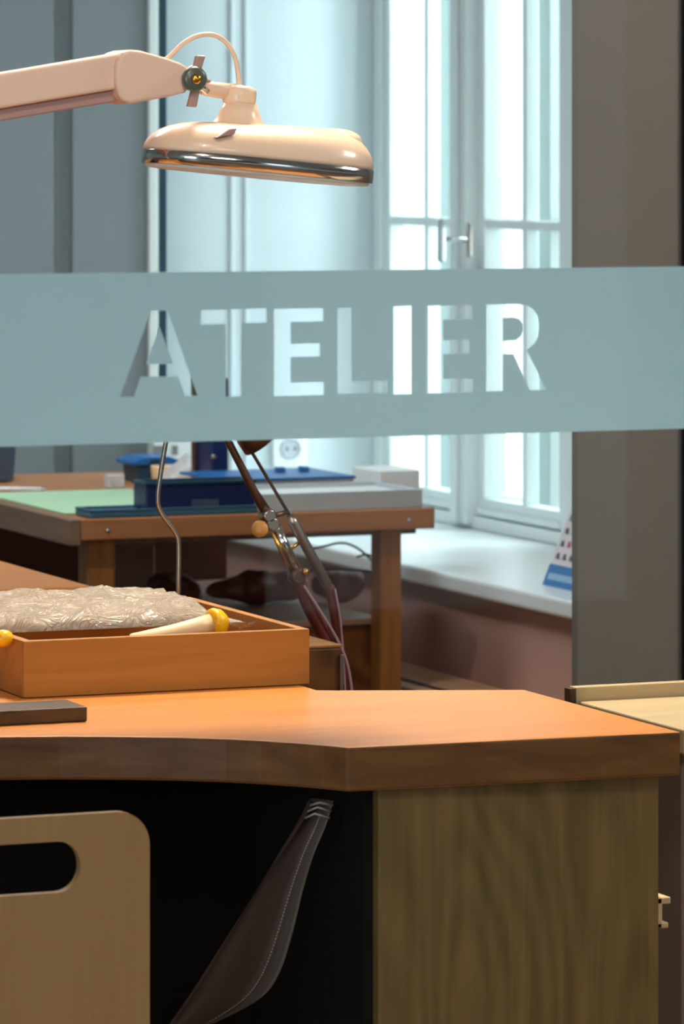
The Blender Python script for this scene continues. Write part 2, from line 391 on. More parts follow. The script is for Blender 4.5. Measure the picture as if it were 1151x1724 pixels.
letters = [
 [(254,523),(282,523),(332,666),(311,666),(300,634),(237,634),(225,668),(202,668)], [(268,550),(292,613),(246,613)],
 [(338,522),(448,519),(448,543),(407,544),(407,667),(380,668),(380,545),(338,546)],
 [(461,520),(544,519),(544,541),(489,542),(489,579),(538,578),(538,600),(489,601),(489,644),(545,643),(545,665),(461,667)],
 [(568,519),(592,518),(592,642),(652,641),(652,661),(568,663)],
 [(662,516),(692,515),(692,663),(662,664)],
 [(718,515),(795,514),(795,537),(746,538),(746,573),(790,572),(790,595),(746,596),(746,638),(796,637),(796,660),(718,662)],
 [(818,513),(868,512),(886,514),(898,521),(905,532),(908,548),(906,566),(899,579),(886,589),(919,656),(892,657),(864,596),(846,596),(846,658),(818,659)],
 [(846,535),(864,534),(874,537),(880,545),(881,555),(877,566),(868,573),(846,574)]]
loops = [[(-.99, zbot), (5.89, zbot), (5.89, ztop), (-.99, ztop)]]+[[G(*p) for p in l] for l in letters]
me = poly_curve('frosted_film', loops, .0002)
ff = bpy.data.objects.new('frosted_film', me); COL.objects.link(ff)
ff.rotation_euler = (math.pi/2, 0, 0); ff.location = (0, VG+.0095, 0); me.materials.clear(); me.materials.append(M['film'])
tag(ff, 'frosted film band across the glass with clear cut-out letters ATELIER', 'window film')

# ------------------------------------------------------------------ main goldsmith bench
HB = .95; TH = .05
mb_ = thing('goldsmith_bench', (1.4, 5.0, 0), 'orange-brown goldsmith workbench in front with curved cut-out and olive oak end panel', 'workbench')
fr = [PH(585, 1258, HB), PH(545, 1254, HB), PH(500, 1250.5, HB), PH(440, 1246.5, HB), PH(380, 1243.5, HB), PH(300, 1241, HB), PH(200, 1239.5, HB), PH(100, 1239, HB), PH(0, 1240, HB)]
cutr = [(p.x, p.y) for p in fr]
uc = 1.40
cutr.append((1.47, cutr[-1][1]+.012)); mid = (uc, cutr[-1][1]+.006)
cut = cutr+[mid]+[(2*uc-x, y) for x, y in cutr[::-1]]
pr = PH(1146, 1232, HB); pb = PH(884, 1161, HB); pk = PH(565, 1162, HB)
outline = [(pr.x, pr.y), (pb.x, pb.y), (pk.x, pk.y), (2.055, pk.y+.01), (2.055, 5.68), (.5, 5.68), (.5, 4.61)]+cut[::-1]
m = MB().prism([(x, y, HB-TH) for x, y in outline], (0, 0, TH))
m.bm.normal_update()
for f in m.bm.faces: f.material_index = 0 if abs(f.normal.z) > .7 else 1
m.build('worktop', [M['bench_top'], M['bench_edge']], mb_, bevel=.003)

pl_, pr_ = PV(637, 1400, 4.635).x, PV(1109, 1400, 4.635).x
bx((pl_, 4.635, 0), (pr_, 4.975, HB-TH)).build('end_panel', M['panel'], mb_, bevel=.002)
bx((.55, 4.635, 0), (.88, 5.0, HB-TH)).build('end_panel', M['panel'], mb_, bevel=.002)
bx((.88, 5.0, 0), (pl_, 5.02, HB-TH)).build('shade_board', M['shade_black'], mb_)  # dark board added to make the space under the bench black
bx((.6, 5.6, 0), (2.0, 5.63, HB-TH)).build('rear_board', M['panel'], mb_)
bx((pl_-.012, 4.65, .0), (pl_-.001, 4.999, HB-TH-.001)).build('shade_sheet', M['shade_black'], mb_)  # dark sheet, shade painted onto the pedestal's inner side
# leather apron
ap = thing('leather_apron', tuple(PV(545, 1360, 4.72)), 'grey leather catch skin with stitched hem hanging under the bench cut-out', 'leather apron')
Lp = [(526,1356,4.700),(500,1398,4.71),(464,1452,4.73),(420,1520,4.75),(372,1594,4.77),(330,1660,4.78),(285,1726,4.79),(240,1790,4.79),(180,1850,4.79),(90,1900,4.79)]
Rp = [(560,1348,4.685),(546,1392,4.685),(526,1440,4.69),(508,1500,4.70),(492,1566,4.70),(472,1630,4.70),(446,1672,4.705),(400,1702,4.71),(330,1735,4.72),(200,1800,4.74)]
Lc = smooth_path([PV(*p) for p in Lp], 6); Rc = smooth_path([PV(*p) for p in Rp], 6)
def sheet(L, R, a, b, n, bulge, th, mbx, ov=0):
    rows = []
    for l, r in zip(L, R):
        row = []
        for i in range(n+1):
            t = a+(b-a)*i/n; p = l.lerp(r, t); p = p+Vector((0, bulge*math.sin(math.pi*t)+ov, 0)); row.append(p)
        rows.append(row)
    fr_ = [[mbx.bm.verts.new(p) for p in r] for r in rows]; bk = [[mbx.bm.verts.new(p+Vector((0, th, 0))) for p in r] for r in rows]
    R_, C_ = len(rows), n+1
    for i in range(R_-1):
        for j in range(n):
            for g, s_ in ((fr_, 1), (bk, -1)):
                q = [g[i][j], g[i][j+1], g[i+1][j+1], g[i+1][j]]; f = mbx.bm.faces.new(q[::s_]); f.smooth = True
    for i in range(R_-1):
        for j in (0, n): mbx.bm.faces.new((fr_[i][j], fr_[i+1][j], bk[i+1][j], bk[i][j]))
    for j in range(n):
        for i in (0, R_-1): mbx.bm.faces.new((fr_[i][j], fr_[i][j+1], bk[i][j+1], bk[i][j]))
    return mbx
sheet(Lc, Rc, 0, .90, 8, .035, .002, MB()).build('skin', M['leather'], ap)
sheet(Lc, Rc, .895, 1.0, 3, .035, .003, MB(), -.0025).build('hem', M['leather_edge'], ap)
st = MB()
for i in range(4, len(Lc)-2):
    for q in (.15, .65):
        p0 = Lc[i].lerp(Lc[i+1], q); r0 = Rc[i].lerp(Rc[i+1], q); p1 = Lc[i].lerp(Lc[i+1], q+.3); r1 = Rc[i].lerp(Rc[i+1], q+.3)
        a = p0.lerp(r0, .87)+Vector((0, .014, 0)); b = p1.lerp(r1, .87)+Vector((0, .014, 0))
        st.tube([a, b], .0009, 6)
st.build('stitching', M['stitch'], ap)
for k, (ya, yb) in enumerate(((1352, 1356), (1360, 1366), (1371, 1377))):
    MB().tube([PV(522-k*4, yb, 4.693), PV(538-k*4, ya-1, 4.680), PV(560-k*3, yb, 4.683)], .0012, 6).build('cord_loop', M['stitch'], ap)

# walnut strip
ws = PH(147, 1215, HB)
tag(bx((1.25, ws.y, HB+.0005), (ws.x, ws.y+.075, HB+.0175)).build('walnut_board', M['walnut'], None, (1.45, ws.y+.03, HB), bevel=.0015), 'dark walnut board lying flat on the front edge of the workbench', 'board')

# wooden tray with its content
bl, br = PH(34, 1172, HB), PH(521, 1158, HB)
v0 = (bl.y+br.y)/2; u0, u1 = PV(40, 1120, v0).x, PV(521, 1110, v0).x; v1 = v0+.43; ht = HB+.070; t = .012
tr = thing('wooden_tray', ((u0+u1)/2, (v0+v1)/2, HB), 'open beech wood tray box standing at the back of the workbench', 'tray')
bx((u0, v0, HB+.001), (u1, v0+t, ht)).build('front_board', M['box_wood'], tr, bevel=.001)
bx((u0, v1-t, HB+.001), (u1, v1, ht)).build('rear_board', M['box_wood'], tr, bevel=.001)
bx((u0, v0+t, HB+.001), (u0+t, v1-t, ht)).build('side_board', M['box_wood'], tr, bevel=.001)
bx((u1-t, v0+t, HB+.001), (u1, v1-t, ht)).build('side_board', M['box_wood'], tr, bevel=.001)
bx((u0+t, v0+t, HB+.001), (u1-t, v1-t, HB+.008)).build('bottom', M['box_wood'], tr)
# crumpled bag
def bag(name, prof, v0, v1, h0, mat, label, amp=.004, cat='plastic bag'):
    # prof: list of (u, top height); a pillow of film with folds
    N, K = 44, 22; rows = []
    m = MB(); top = []; bot = []
    for i in range(N+1):
        s = i/N*(len(prof)-1); k = min(int(s), len(prof)-2); f = s-k
        u = prof[k][0]*(1-f)+prof[k+1][0]*f; hh = prof[k][1]*(1-f)+prof[k+1][1]*f
        tr_, br_ = [], []
        for j in range(K+1):
            w = j/K; v = v0+(v1-v0)*w; e = (1-(2*w-1)**4)**.5 if 0 < w < 1 else 0
            nz = noise.noise(Vector((u*22, v*22, 1)))*amp*2.2+1.6*abs(noise.noise(Vector((u*60+v*30, v*55, 4))))*amp
            tr_.append(Vector((u+nz, v, h0+(hh-h0)*e+nz*e))); br_.append(Vector((u+nz, v, h0-.004*e)))
        top.append([m.bm.verts.new(p) for p in tr_]); bot.append([m.bm.verts.new(p) for p in br_])
    for i in range(N):
        for j in range(K):
            f = m.bm.faces.new((top[i][j], top[i+1][j], top[i+1][j+1], top[i][j+1])); f.smooth = True
            f = m.bm.faces.new((bot[i][j], bot[i][j+1], bot[i+1][j+1], bot[i+1][j])); f.smooth = True
    bmesh.ops.remove_doubles(m.bm, verts=m.bm.verts, dist=1e-5)
    return tag(m.build(name, mat, None, ((prof[0][0]+prof[-1][0])/2, (v0+v1)/2, h0)), label, cat)
vb = v0+.24
def hb_(px, py): p = PV(px, py, vb); return (p.x, p.z)
bag('plastic_bag', [hb_(-120, 1030), hb_(-60, 1014), hb_(0, 1008), hb_(60, 1008), hb_(130, 1006), hb_(190, 1002), hb_(250, 998), hb_(290, 1004), hb_(325, 1030), hb_(350, 1052)], v0+.085, v0+.40, ht+.002, M['bag'], 'crumpled clear plastic bag lying across the beech wood tray')
# glue tubes with yellow caps
def tube_item(px, py, ang, label, group=None):
    p = PV(px, py, v0+.045); r = .0185
    o = thing('glue_tube', tuple(p), label, 'tube', group)
    d = Vector((math.cos(ang), .10, .16)).normalized()
    MB().lathe(p-d*.115, d, [(0, .008), (.004, .011), (.06, .0105), (.095, .012), (.112, .013)], 20).build('body', M['cream_roll'], o)
    MB().lathe(p-d*.003, d, [(0, .0125), (.002, r), (.008, r*1.04), (.016, r*.85), (.022, r*.45), (.024, .001)], 20).build('cap', M['yellow'], o)
    return o
tube_item(358, 1050, 0, 'cream tube with round yellow cap lying in the right half of the wooden tray')
p = PV(6, 1075, v0+.05)
tag(MB().blob(p, (.013, .012, .011), 16, 10).build('yellow_cap', M['yellow'], None, p), 'small yellow cap peeking out at the left corner of the wooden tray', 'cap')
# bent rod behind tray
rp = smooth_path([PV(300, 1080, 5.63), PV(300, 1010, 5.63), PV(301, 925, 5.63), PV(297, 900, 5.63), PV(271, 862, 5.63), PV(266, 838, 5.63), PV(270, 800, 5.63), PV(279, 745, 5.63), PV(287, 700, 5.63)], 8)
base = PV(300, 1080, 5.63)
rs = thing('rod_stand', (base.x, base.y, HB), 'thin bent steel rod standing upright behind the wooden tray', 'rod')
rp = [Vector((base.x, 5.63, HB+.004))]+rp
MB().tube(rp, .0032, 10).build('rod', M['steel'], rs)
MB().lathe((base.x, 5.63, HB+.0005), (0, 0, 1), [(0, .02), (.006, .02), (.01, .008), (.012, .004)], 20).build('foot', M['steel'], rs)

# ------------------------------------------------------------------ chair
VCH = 4.48
ur = PV(252, 1500, VCH).x; zt = PV(120, 1372, VCH).z; hw = ur-uc
ch = thing('plywood_chair', (uc, VCH+.2, 0), 'light plywood chair back with a hand slot, tucked in at the bench cut-out', 'chair')
def G2(px, py): p = PV(px, py, VCH); return p.x, p.z
sr, szt = G2(135, 1415); _, szb = G2(100, 1503)
szt = G2(110, 1416)[1]
outer = rrect(uc, (zt+.50)/2, hw, (zt-.50)/2, .036, 8)
inner = rrect(uc, (szt+szb)/2, sr-uc, (szt-szb)/2, .026, 8)
me = poly_curve('backrest', [outer, inner], .006)
me.materials.clear(); me.materials.append(M['ply'])
me.transform(Matrix.Translation(Vector((0, VCH+.006, 0))-Vector(ch['_w'])) @ Matrix.Rotation(math.pi/2, 4, 'X'))
bk = bpy.data.objects.new('backrest', me); COL.objects.link(bk); bk.parent = ch
b = bk.modifiers.new('bevel', 'BEVEL'); b.width = .0016; b.segments = 2; b.limit_method = 'ANGLE'
seat = [(uc+x, VCH+.2+y, .47) for x, y in rrect(0, 0, .2, .19, .05, 6)]
MB().prism(seat, (0, 0, .014)).build('seat', M['ply'], ch, bevel=.003)
for sx in (-1, 1):
    for y0 in (.03, .36):
        MB().tube([(uc+sx*.15, VCH+y0, .47), (uc+sx*.19, VCH+y0*1.05-.005, 0)], .011, 12).build('leg', M['steel'], ch)
    MB().box((uc+sx*.12-.015, VCH+.012, .44), (uc+sx*.12+.015, VCH+.02, .56)).build('bracket', M['steel'], ch)

# ------------------------------------------------------------------ pale bench on the right
pc = PH(1151, 1228, .93); pq = PH(972, 1181, .93); up = (pc.x+pq.x)/2
pbn = thing('pale_bench', (up+.5, 4.9, 0), 'pale maple worktop with raised back rim to the right of the orange workbench', 'workbench')
bx((up, pc.y, .90), (3.6, pq.y, .93)).build('worktop', M['pale_wood'], pbn, bevel=.002)
bx((up-.004, pq.y, .895), (3.6, pq.y+.018, .9475)).build('back_rim', M['pale_wood'], pbn, bevel=.001)
bx((up-.012, pq.y-.001, .90), (up-.0045, pq.y+.016, .946)).build('rim_end_cap', M['walnut'], pbn)
bx((up+.015, pc.y+.035, 0), (3.55, pq.y, .90)).build('cabinet', M['pale_cab'], pbn, bevel=.002)
hz0, hz1 = PV(1115, 1560, pc.y).z, PV(1115, 1508, pc.y).z; hu = PV(1110, 1530, pc.y).x
h = MB(); h.box((hu-.012, pc.y-.012, hz1-.008), (hu+.009, pc.y+.036, hz1)); h.box((hu-.012, pc.y-.012, hz0), (hu+.006, pc.y+.036, hz0+.007)); h.box((hu-.012, pc.y-.012, hz0), (hu-.002, pc.y-.004, hz1))
h.build('handle', M['cream_roll'], pbn, bevel=.0015)

# ------------------------------------------------------------------ second bench on the left, pedestal
b2 = PH(158, 986, HB)
sb = thing('side_bench', (1.7, b2.y+.3, 0), 'orange-brown bench top at the left edge behind the plastic bag', 'workbench')
bx((.8, b2.y, HB-.03), (b2.x-.004, b2.y+.72, HB)).build('worktop', M['bench_top'], sb, bevel=.004, seg=3)
bx((b2.x-.0035, b2.y-.001, HB-.034), (b2.x+.001, b2.y+.012, HB-.001)).build('corner_strip', M['steel'], sb)
bx((.85, b2.y+.04, 0), (b2.x-.05, b2.y+.68, HB-.03)).build('base', M['brown_dark'], sb)
pd0 = PV(575, 1090, 5.80)
pd = thing('drawer_pedestal', (pd0.x-.15, 5.9, 0), 'small brown wooden pedestal just right of and behind the wooden tray', 'pedestal')
bx((pd0.x-.30, 5.80, 0), (pd0.x, 5.98, pd0.z)).build('body', M['chest'], pd, bevel=.003)
bx((pd0.x-.30, 5.80, pd0.z), (pd0.x+.001, 5.92, pd0.z+.004)).build('top', M['box_wood'], pd, bevel=.001)
bx((pd0.x-.004, 5.796, .3), (pd0.x+.001, 5.80, pd0.z-.01)).build('edge_strip', M['steel'], pd)

# ------------------------------------------------------------------ magnifier lamp
VL = 5.0
ml = thing('magnifier_lamp', tuple(PV(-650, 1150, VL)), 'cream magnifier lamp on a thick jointed arm above the workbench', 'lamp')
ml.location.z = HB; ml['_w'] = (ml.location.x, VL, HB)
def Lq(px, py, dv=0): return PV(px, py, VL)+Vector((0, dv, 0))
# arm
MB().prism([Lq(-640, 230, -.022), Lq(196, 89.5, -.022), Lq(196, 149, -.022), Lq(-640, 290, -.022)], (0, .05, 0)).build('upper_arm', M['cream_arm'], ml, bevel=.004, seg=3)
MB().prism([Lq(-640, 291, -.012), Lq(190, 150, -.012), Lq(190, 171, -.012), Lq(-640, 312, -.012)], (0, .034, 0)).build('arm_channel', M['pink_grey'], ml, bevel=.002)
br_ = [(181,112),(184,98),(192,89),(206,84.5),(222,86),(262,97),(288,106),(304,116),(312,130),(308,146),(296,157),(272,163),(205,175.5),(192,171),(185,160),(181,140)]
MB().prism([Lq(x, y, -.032) for x, y in br_], (0, .068, 0)).build('arm_bracket', M['cream_arm'], ml, bevel=.0045, seg=3)
lo = Lq(-650, 262)
MB().tube([(lo.x, VL, HB+.04), (lo.x, VL, lo.z)], .018, 16).build('lower_arm', M['cream_arm'], ml)
MB().lathe((lo.x, VL-.035, lo.z), (0, 1, 0), [(0, .03), (.07, .03)], 24).build('elbow', M['cream_arm'], ml, bevel=.003)
MB().box((lo.x-.03, VL-.03, HB+.0005), (lo.x+.03, VL+.03, HB+.04)).build('clamp', M['steel'], ml, bevel=.004)
# knob
kp = Lq(307, 134, -.034)
kn = MB().lathe(kp, (0, -1, 0), [(0, .010), (.002, .0145), (.010, .0150), (.013, .0125), (.0135, .006)], 28).build('knob', M['knob_green'], ml)
MB().lathe(kp+Vector((0, -.0125, 0)), (0, -1, 0), [(0, .007), (.003, .0065), (.0045, .004), (.006, .001)], 6).build('knob_screw', M['brass'], kn)
for a, b_ in (((314, 118), (322, 94)), ((312, 150), (307, 180))):
    MB().prism([Lq(a[0]-5, a[1], -.036), Lq(b_[0]-8, b_[1], -.036), Lq(b_[0]+7, b_[1]+1, -.036), Lq(a[0]+8, a[1], -.036)], (0, .009, 0)).build('wing', M['pink_grey'], ml, bevel=.0015)
MB().tube([Lq(318, 134, -.004), Lq(348, 154, -.004)], .0052, 12).build('pin', M['chrome'], ml)
MB().tube(smooth_path([Lq(320, 112, .0), Lq(330, 128, .0), Lq(352, 140, .0)], 5), .0045, 10).build('link', M['pink_grey'], ml)
# swivel
MB().tube([Lq(338, 149), Lq(352, 150), Lq(405, 157)], [.0075, .0092, .0105], 16).build('swivel_arm', M['cream'], ml)
tilt = math.atan2(-(Lq(620, 289).z-Lq(250, 252).z), Lq(620, 289).x-Lq(250, 252).x)
ax = Vector((math.cos(tilt), 0, -math.sin(tilt))); upv = Vector((math.sin(tilt), 0, math.cos(tilt))); wv = Vector((0, 1, 0))
roll = math.radians(-.2)
wv2 = (wv*math.cos(roll)+upv*math.sin(roll)); up2 = ax.cross(wv2)
if up2.z < 0: up2 = -up2
MB().lathe(Lq(402, 176), up2, [(0, .0185), (.004, .0200), (.016, .0202), (.020, .0185), (.0225, .013), (.0232, .001)], 32).build('swivel_cap', M['cream'], ml)
La, Lw = .1415, .083
hc = Lq(435, 269)
def oval(sc, hgt, n=56, e=.80, dx=0, sl=0):
    out = []
    for k in range(n):
        t_ = 2*math.pi*k/n; c_, s_ = math.cos(t_), math.sin(t_)
        x = math.copysign(abs(c_)**e, c_)*(La-.100*(1-sc)) ; y = math.copysign(abs(s_)**e, s_)*Lw*sc
        out.append(hc+ax*(x+dx)+wv2*y+up2*(hgt+sl*x))
    return out
def dome(sc, hh): return oval(sc, hh, sl=hh*1.0)
hs = MB().rings([dome(q, .0425*h_) for q, h_ in ((1, 0), (1.006, .08), (.995, .2), (.965, .36), (.91, .53), (.83, .69), (.72, .82), (.58, .92), (.40, .98), (.15, 1.0))]).build('housing', M['cream'], ml)
MB().rings([oval(.985, -.0165), oval(1.012, -.0165), oval(1.016, -.001), oval(.99, .0005)]).build('chrome_band', M['chrome'], hs)
MB().rings([oval(.90, -.0205), oval(.965, -.0195), oval(.975, -.0166), oval(.9, -.0165)]).build('diffuser', M['diffuser'], hs)
cb = Lq(402, 205)
MB().lathe(cb-up2*.008, up2, [(0, .038), (.006, .031), (.011, .0275), (.018, .0245), (.030, .0205)], 32).build('neck', M['cream'], hs)
sp_ = Lq(326, 232, -.078)
MB().prism([sp_, sp_+ax*.022+up2*.006, sp_+ax*.026+up2*.014, sp_+ax*.016+up2*.012], (0, .03, 0)).build('switch', M['pink_grey'], hs, bevel=.001)
MB().blob(Lq(560, 241), (.034, .040, .0180), 24, 14, e=.9).build('end_grip', M['cream'], hs)
MB().tube(smooth_path([Lq(272, 104, .01), Lq(288, 97, .01), Lq(312, 74, .01), Lq(338, 60, .01), Lq(366, 59, .01), Lq(390, 76, .01), Lq(403, 106, .01), Lq(408, 148, .01)], 8), .0030, 10).build('cable', M['cream'], ml)

# ------------------------------------------------------------------ jointed desk lamp behind
VA = 6.08
dl = thing('jointed_desk_lamp', tuple(PV(585, 1200, VA)), 'bronze jointed lamp arm with two parallel rods and red-brown sleeves behind the bench', 'lamp')
dl.location.z = 0; dl['_w'] = (dl.location.x, VA, 0)
def A(px, py, dv=0): return PV(px, py, VA)+Vector((0, dv, 0))
MB().tube([A(352, 682), A(385, 745), A(428, 828), A(452, 868)], [.0045, .0055, .0062, .0085], 14).build('upper_rod', M['bronze'], dl)
MB().tube([A(380, 682), A(414, 745), A(490, 872)], .0026, 10).build('tension_rod', M['bronze'], dl)
for q in range(2):
    MB().lathe(A(450+6*q, 868+14*q, -.012), (0, 1, 0), [(0, .008), (.003, .011), (.020, .011), (.024, .008)], 18).build('joint', M['steel'], dl)
MB().tube([A(462, 884), A(500, 962)], .0078, 16).build('tube', M['chrome'], dl)
MB().tube([A(453, 888, -.004), A(488, 965, -.004)], .0028, 8).build('side_rod', M['brass'], dl)
MB().tube([A(486, 866), A(494, 880), A(549, 982), A(554, 990)], [.005, .0078, .0078, .006], 16).build('spring_tube', M['steel'], dl)
MB().tube([A(446, 872), A(484, 862)], .004, 10).build('cross_bar', M['bronze'], dl)
MB().tube([A(478, 932), A(503, 914)], .0028, 10).build('cross_bar', M['brass'], dl)
k = MB().lathe(A(430, 889, -.02), (-.5, -.9, 0.1), [(0, .006), (.001, .011), (.006, .0125), (.011, .0115), (.013, .004)], 24).build('knob', M['orange_knob'], dl)
MB().tube([A(430, 889, -.015), A(452, 872)], .004, 8).build('knob_stem', M['bronze'], k)
MB().lathe(A(499, 970, -.012), (0, 1, 0), [(0, .009), (.003, .012), (.020, .012), (.024, .009)], 18).build('joint', M['bronze'], dl)
MB().lathe(A(508, 962, -.014), (0, -1, 0), [(0, .006), (.004, .005), (.005, .001)], 14).build('screw', M['brass'], dl)
MB().tube(smooth_path([A(500, 975), A(520, 1022), A(545, 1070), A(562, 1110), A(572, 1160), A(575, 1210)], 6), [.0098]*31, 14).build('sleeve', M['red_sleeve'], dl)
MB().tube(smooth_path([A(554, 986), A(562, 1030), A(572, 1090), A(578, 1160), A(580, 1210)], 6), .0072, 14).build('sleeve', M['red_sleeve'], dl)
MB().tube(smooth_path([A(506, 985, -.012), A(530, 1022, -.012), A(562, 1075, -.012), A(580, 1120, -.012), A(588, 1175, -.012), A(590, 1210, -.012)], 6), .0023, 8).build('cable', M['lilac'], dl)
MB().tube(smooth_path([A(560, 990, -.008), A(568, 1040, -.010), A(573, 1100, -.010), A(577, 1170, -.010)], 6), .0016, 8).build('cable', M['lilac'], dl)
pb_ = A(578, 1200)
MB().tube([(pb_.x, VA, .02), (pb_.x, VA, pb_.z+.02)], .018, 14).build('post', M['bronze'], dl)
MB().lathe((pb_.x, VA, 0.0005), (0, 0, 1), [(0, .12), (.015, .12), (.025, .03)], 28).build('base', M['bronze'], dl)
MB().lathe(A(366, 688, -.014), (0, 1, 0), [(0, .010), (.028, .010)], 18).build('joint', M['bronze'], dl)
MB().tube([A(366, 688), A(395, 688)], .006, 10).build('head_arm', M['bronze'], dl)
MB().lathe(A(398, 684), A(452, 748)-A(398, 684), [(0, .012), (.012, .020), (.045, .034), (.064, .036)], 24).build('shade', M['bronze'], dl)

# ------------------------------------------------------------------ back table
tl, tr2 = PH(135, 873, HB), PH(732, 859, HB); vt = (tl.y+tr2.y)/2
uL, uR = PV(135, 873, vt).x, PV(732, 860, vt).x; tth = .035
bt = thing('back_table', ((uL+uR)/2, vt+.5, 0), 'worn wooden work table by the window carrying blue containers', 'table')
bx((uL+.002, vt+.02, HB-tth), (uR, vt+1.12, HB)).build('table_top', M['table_wood'], bt, bevel=.002)
bx((uL+.0025, vt, HB-tth-.002), (uR, vt+.0195, HB+.001)).build('front_rail', M['table_wood'], bt, bevel=.002)
bx((uL-.02, vt, HB-.046), (uL+.0015, vt+1.12, HB+.001)).build('side_rail', M['table_side'], bt, bevel=.002)
for px, py in ((182, 893), (689, 876)):
    MB().lathe(PV(px, py, vt), (0, -1, 0), [(0, .005), (.002, .004), (.003, .001)], 14).build('bolt', M['chrome'], bt)
def lx(px, v): return PV(px, 950, v).x
for a, b_ in ((146, 194), (641, 676)):
    for dv in (.04, 1.03):
        ua, ub = lx(a, vt+.04), lx(b_, vt+.04)
        bx((ua, vt+dv, 0), (ub, vt+dv+.05, HB-tth-.002)).build('leg', M['leg_wood'], bt, bevel=.003)
bx((lx(194, vt+.05), vt+.05, HB-.05), (lx(700, vt+.05), vt+.07, HB-tth-.002)).build('apron', M['table_side'], bt)
# chest under the table
chs = thing('low_chest', ((uL+uR)/2, vt+.4, 0), 'brown knotty wooden chest standing under the back table', 'chest')
cu0, cu1 = lx(196, vt+.12), lx(638, vt+.12); chz = PV(500, 1045, vt+.12).z
bx((cu0, vt+.12, 0), (cu1, vt+.9, chz-.012)).build('body', M['chest'], chs, bevel=.003)
bx((cu0-.004, vt+.11, chz-.012), (cu1+.004, vt+.92, chz)).build('lid', M['chest_top'], chs, bevel=.002)
bx((cu0, vt+.93, 0), (cu1, vt+.95, HB-.05)).build('rear_board', M['brown_dark'], chs)
# bundles and boxes on the chest
def onchest(px, py): return PH(px, py, chz)
for i, (px, py, r, lab) in enumerate(((300, 1022, (.05, .05, .026), 'dark red-brown cloth bundle on the chest, left of the thin steel rod base'),
                                   (440, 1025, (.085, .06, .026), 'dark red-brown cloth bundle on the chest, between the rod and the lamp arm'),
                                   (572, 1022, (.05, .05, .028), 'dark red-brown cloth bundle on the chest, beside the right table leg'))):
    p = onchest(px, py-8); c = Vector((p.x, p.y, chz+r[2]*1.05+.002))
    bb = MB().blob(c, r, 40, 22, amp=.55, fr=2.4, e=.85, seed=i*9)
    dz = chz+.001-min(v.co.z for v in bb.bm.verts)
    for v in bb.bm.verts: v.co.z += dz
    tag(bb.build('cloth_bundle', M['brown_dark'], None, (p.x, p.y, chz)), lab, 'bundle', 'bundles on the chest')
p = onchest(250, 1010)
tag(bx((p.x-.04, p.y+.10, chz+.001), (p.x+.05, p.y+.2, chz+.10)).build('carton', M['chest_top'], None, (p.x, p.y+.15, chz), bevel=.004), 'small dusty grey-brown carton on the chest under the table, at its left end', 'box')
# cables hanging under the table
for i, pts in enumerate(([(520, 925), (545, 920), (575, 914), (600, 922), (622, 940), (640, 960)], [(600, 938), (618, 934), (640, 944), (655, 962)], [(505, 962), (560, 958), (620, 962), (638, 968)])):
    tag(MB().tube(smooth_path([PV(x, y, vt+.10) for x, y in pts], 8), .0022, 8).build('cable', M['cable_black'], None, PV(*pts[0], vt+.1)),
        ['long black cable arching under the right half of the back table', 'short black cable curving beside the right leg of the back table', 'flat black cable lying across in front of the bundles under the back table'][i], 'cable', 'cables under the table')

# ------------------------------------------------------------------ things on the back table
T = HB+.001
def box_on(name, pl, prr, z0, z1, depth, mat, label, cat, bevel=.003, group=None, dv=0):
    # front face from pl (px,py at base height z0) to right edge px prr
    a = PH(pl[0], pl[1], z0); a.y += dv; b = PV(prr, pl[1], a.y); a2 = PV(pl[0], pl[1], a.y)
    o = bx((a2.x, a.y, z0), (b.x, a.y+depth, z1)).build(name, mat, None, ((a2.x+b.x)/2, a.y+depth/2, z0), bevel=bevel)
    if label: tag(o, label, cat, group)
    return o, a2.x, b.x, a.y
gm = PH(130, 866, T); gb = PH(100, 829, T)
tag(bx((uL+.01, gm.y, T), (PH(216, 850, T).x+.12, gb.y, T+.003)).build('cutting_mat', M['green_mat'], None, (uL+.2, gm.y+.2, T)), 'pale green mat lying on the left half of the back table', 'mat')
p0, p1 = PH(-70, 822, T+.006), PH(78, 824, T+.006)
o = thing('pen', tuple(p1), 'thin pale pen lying behind the green mat at the left edge', 'pen')
MB().tube([p0, p1-(p1-p0)*.06], .0042, 10).build('barrel', M['white_plastic'], o); MB().tube([p1-(p1-p0)*.06, p1], [.004, .001], 10).build('tip', M['grey_white'], o)
# small clear container
o = box_on('small_jar', (183, 822), 210, T, T+.026, .03, M['bag2'], 'tiny clear plastic box behind the green mat, left of the teal container', 'box', .002)
bl_ = thing('case', tuple(PH(0, 812, T)), 'rounded slate-blue case cut off by the left edge, behind the pen', 'case')
a = PV(-60, 812, PH(0, 812, T).y); b_ = PV(28, 812, a.y); zc = PV(10, 744, a.y).z
MB().prism([(a.x, a.y, T), (b_.x-.012, a.y, T), (b_.x-.004, a.y, T+.006), (b_.x+.002, a.y, zc-.012), (b_.x-.008, a.y, zc), (a.x, a.y, zc)], (0, .12, 0)).build('body', M['slate'], bl_, bevel=.008, seg=3)
MB().tube([(b_.x-.055, a.y+.02, zc), (b_.x-.055, a.y+.02, zc+.012), (b_.x-.015, a.y+.02, zc+.012), (b_.x-.015, a.y+.02, zc)], .003, 8).build('handle', M['steel_blue'], bl_)
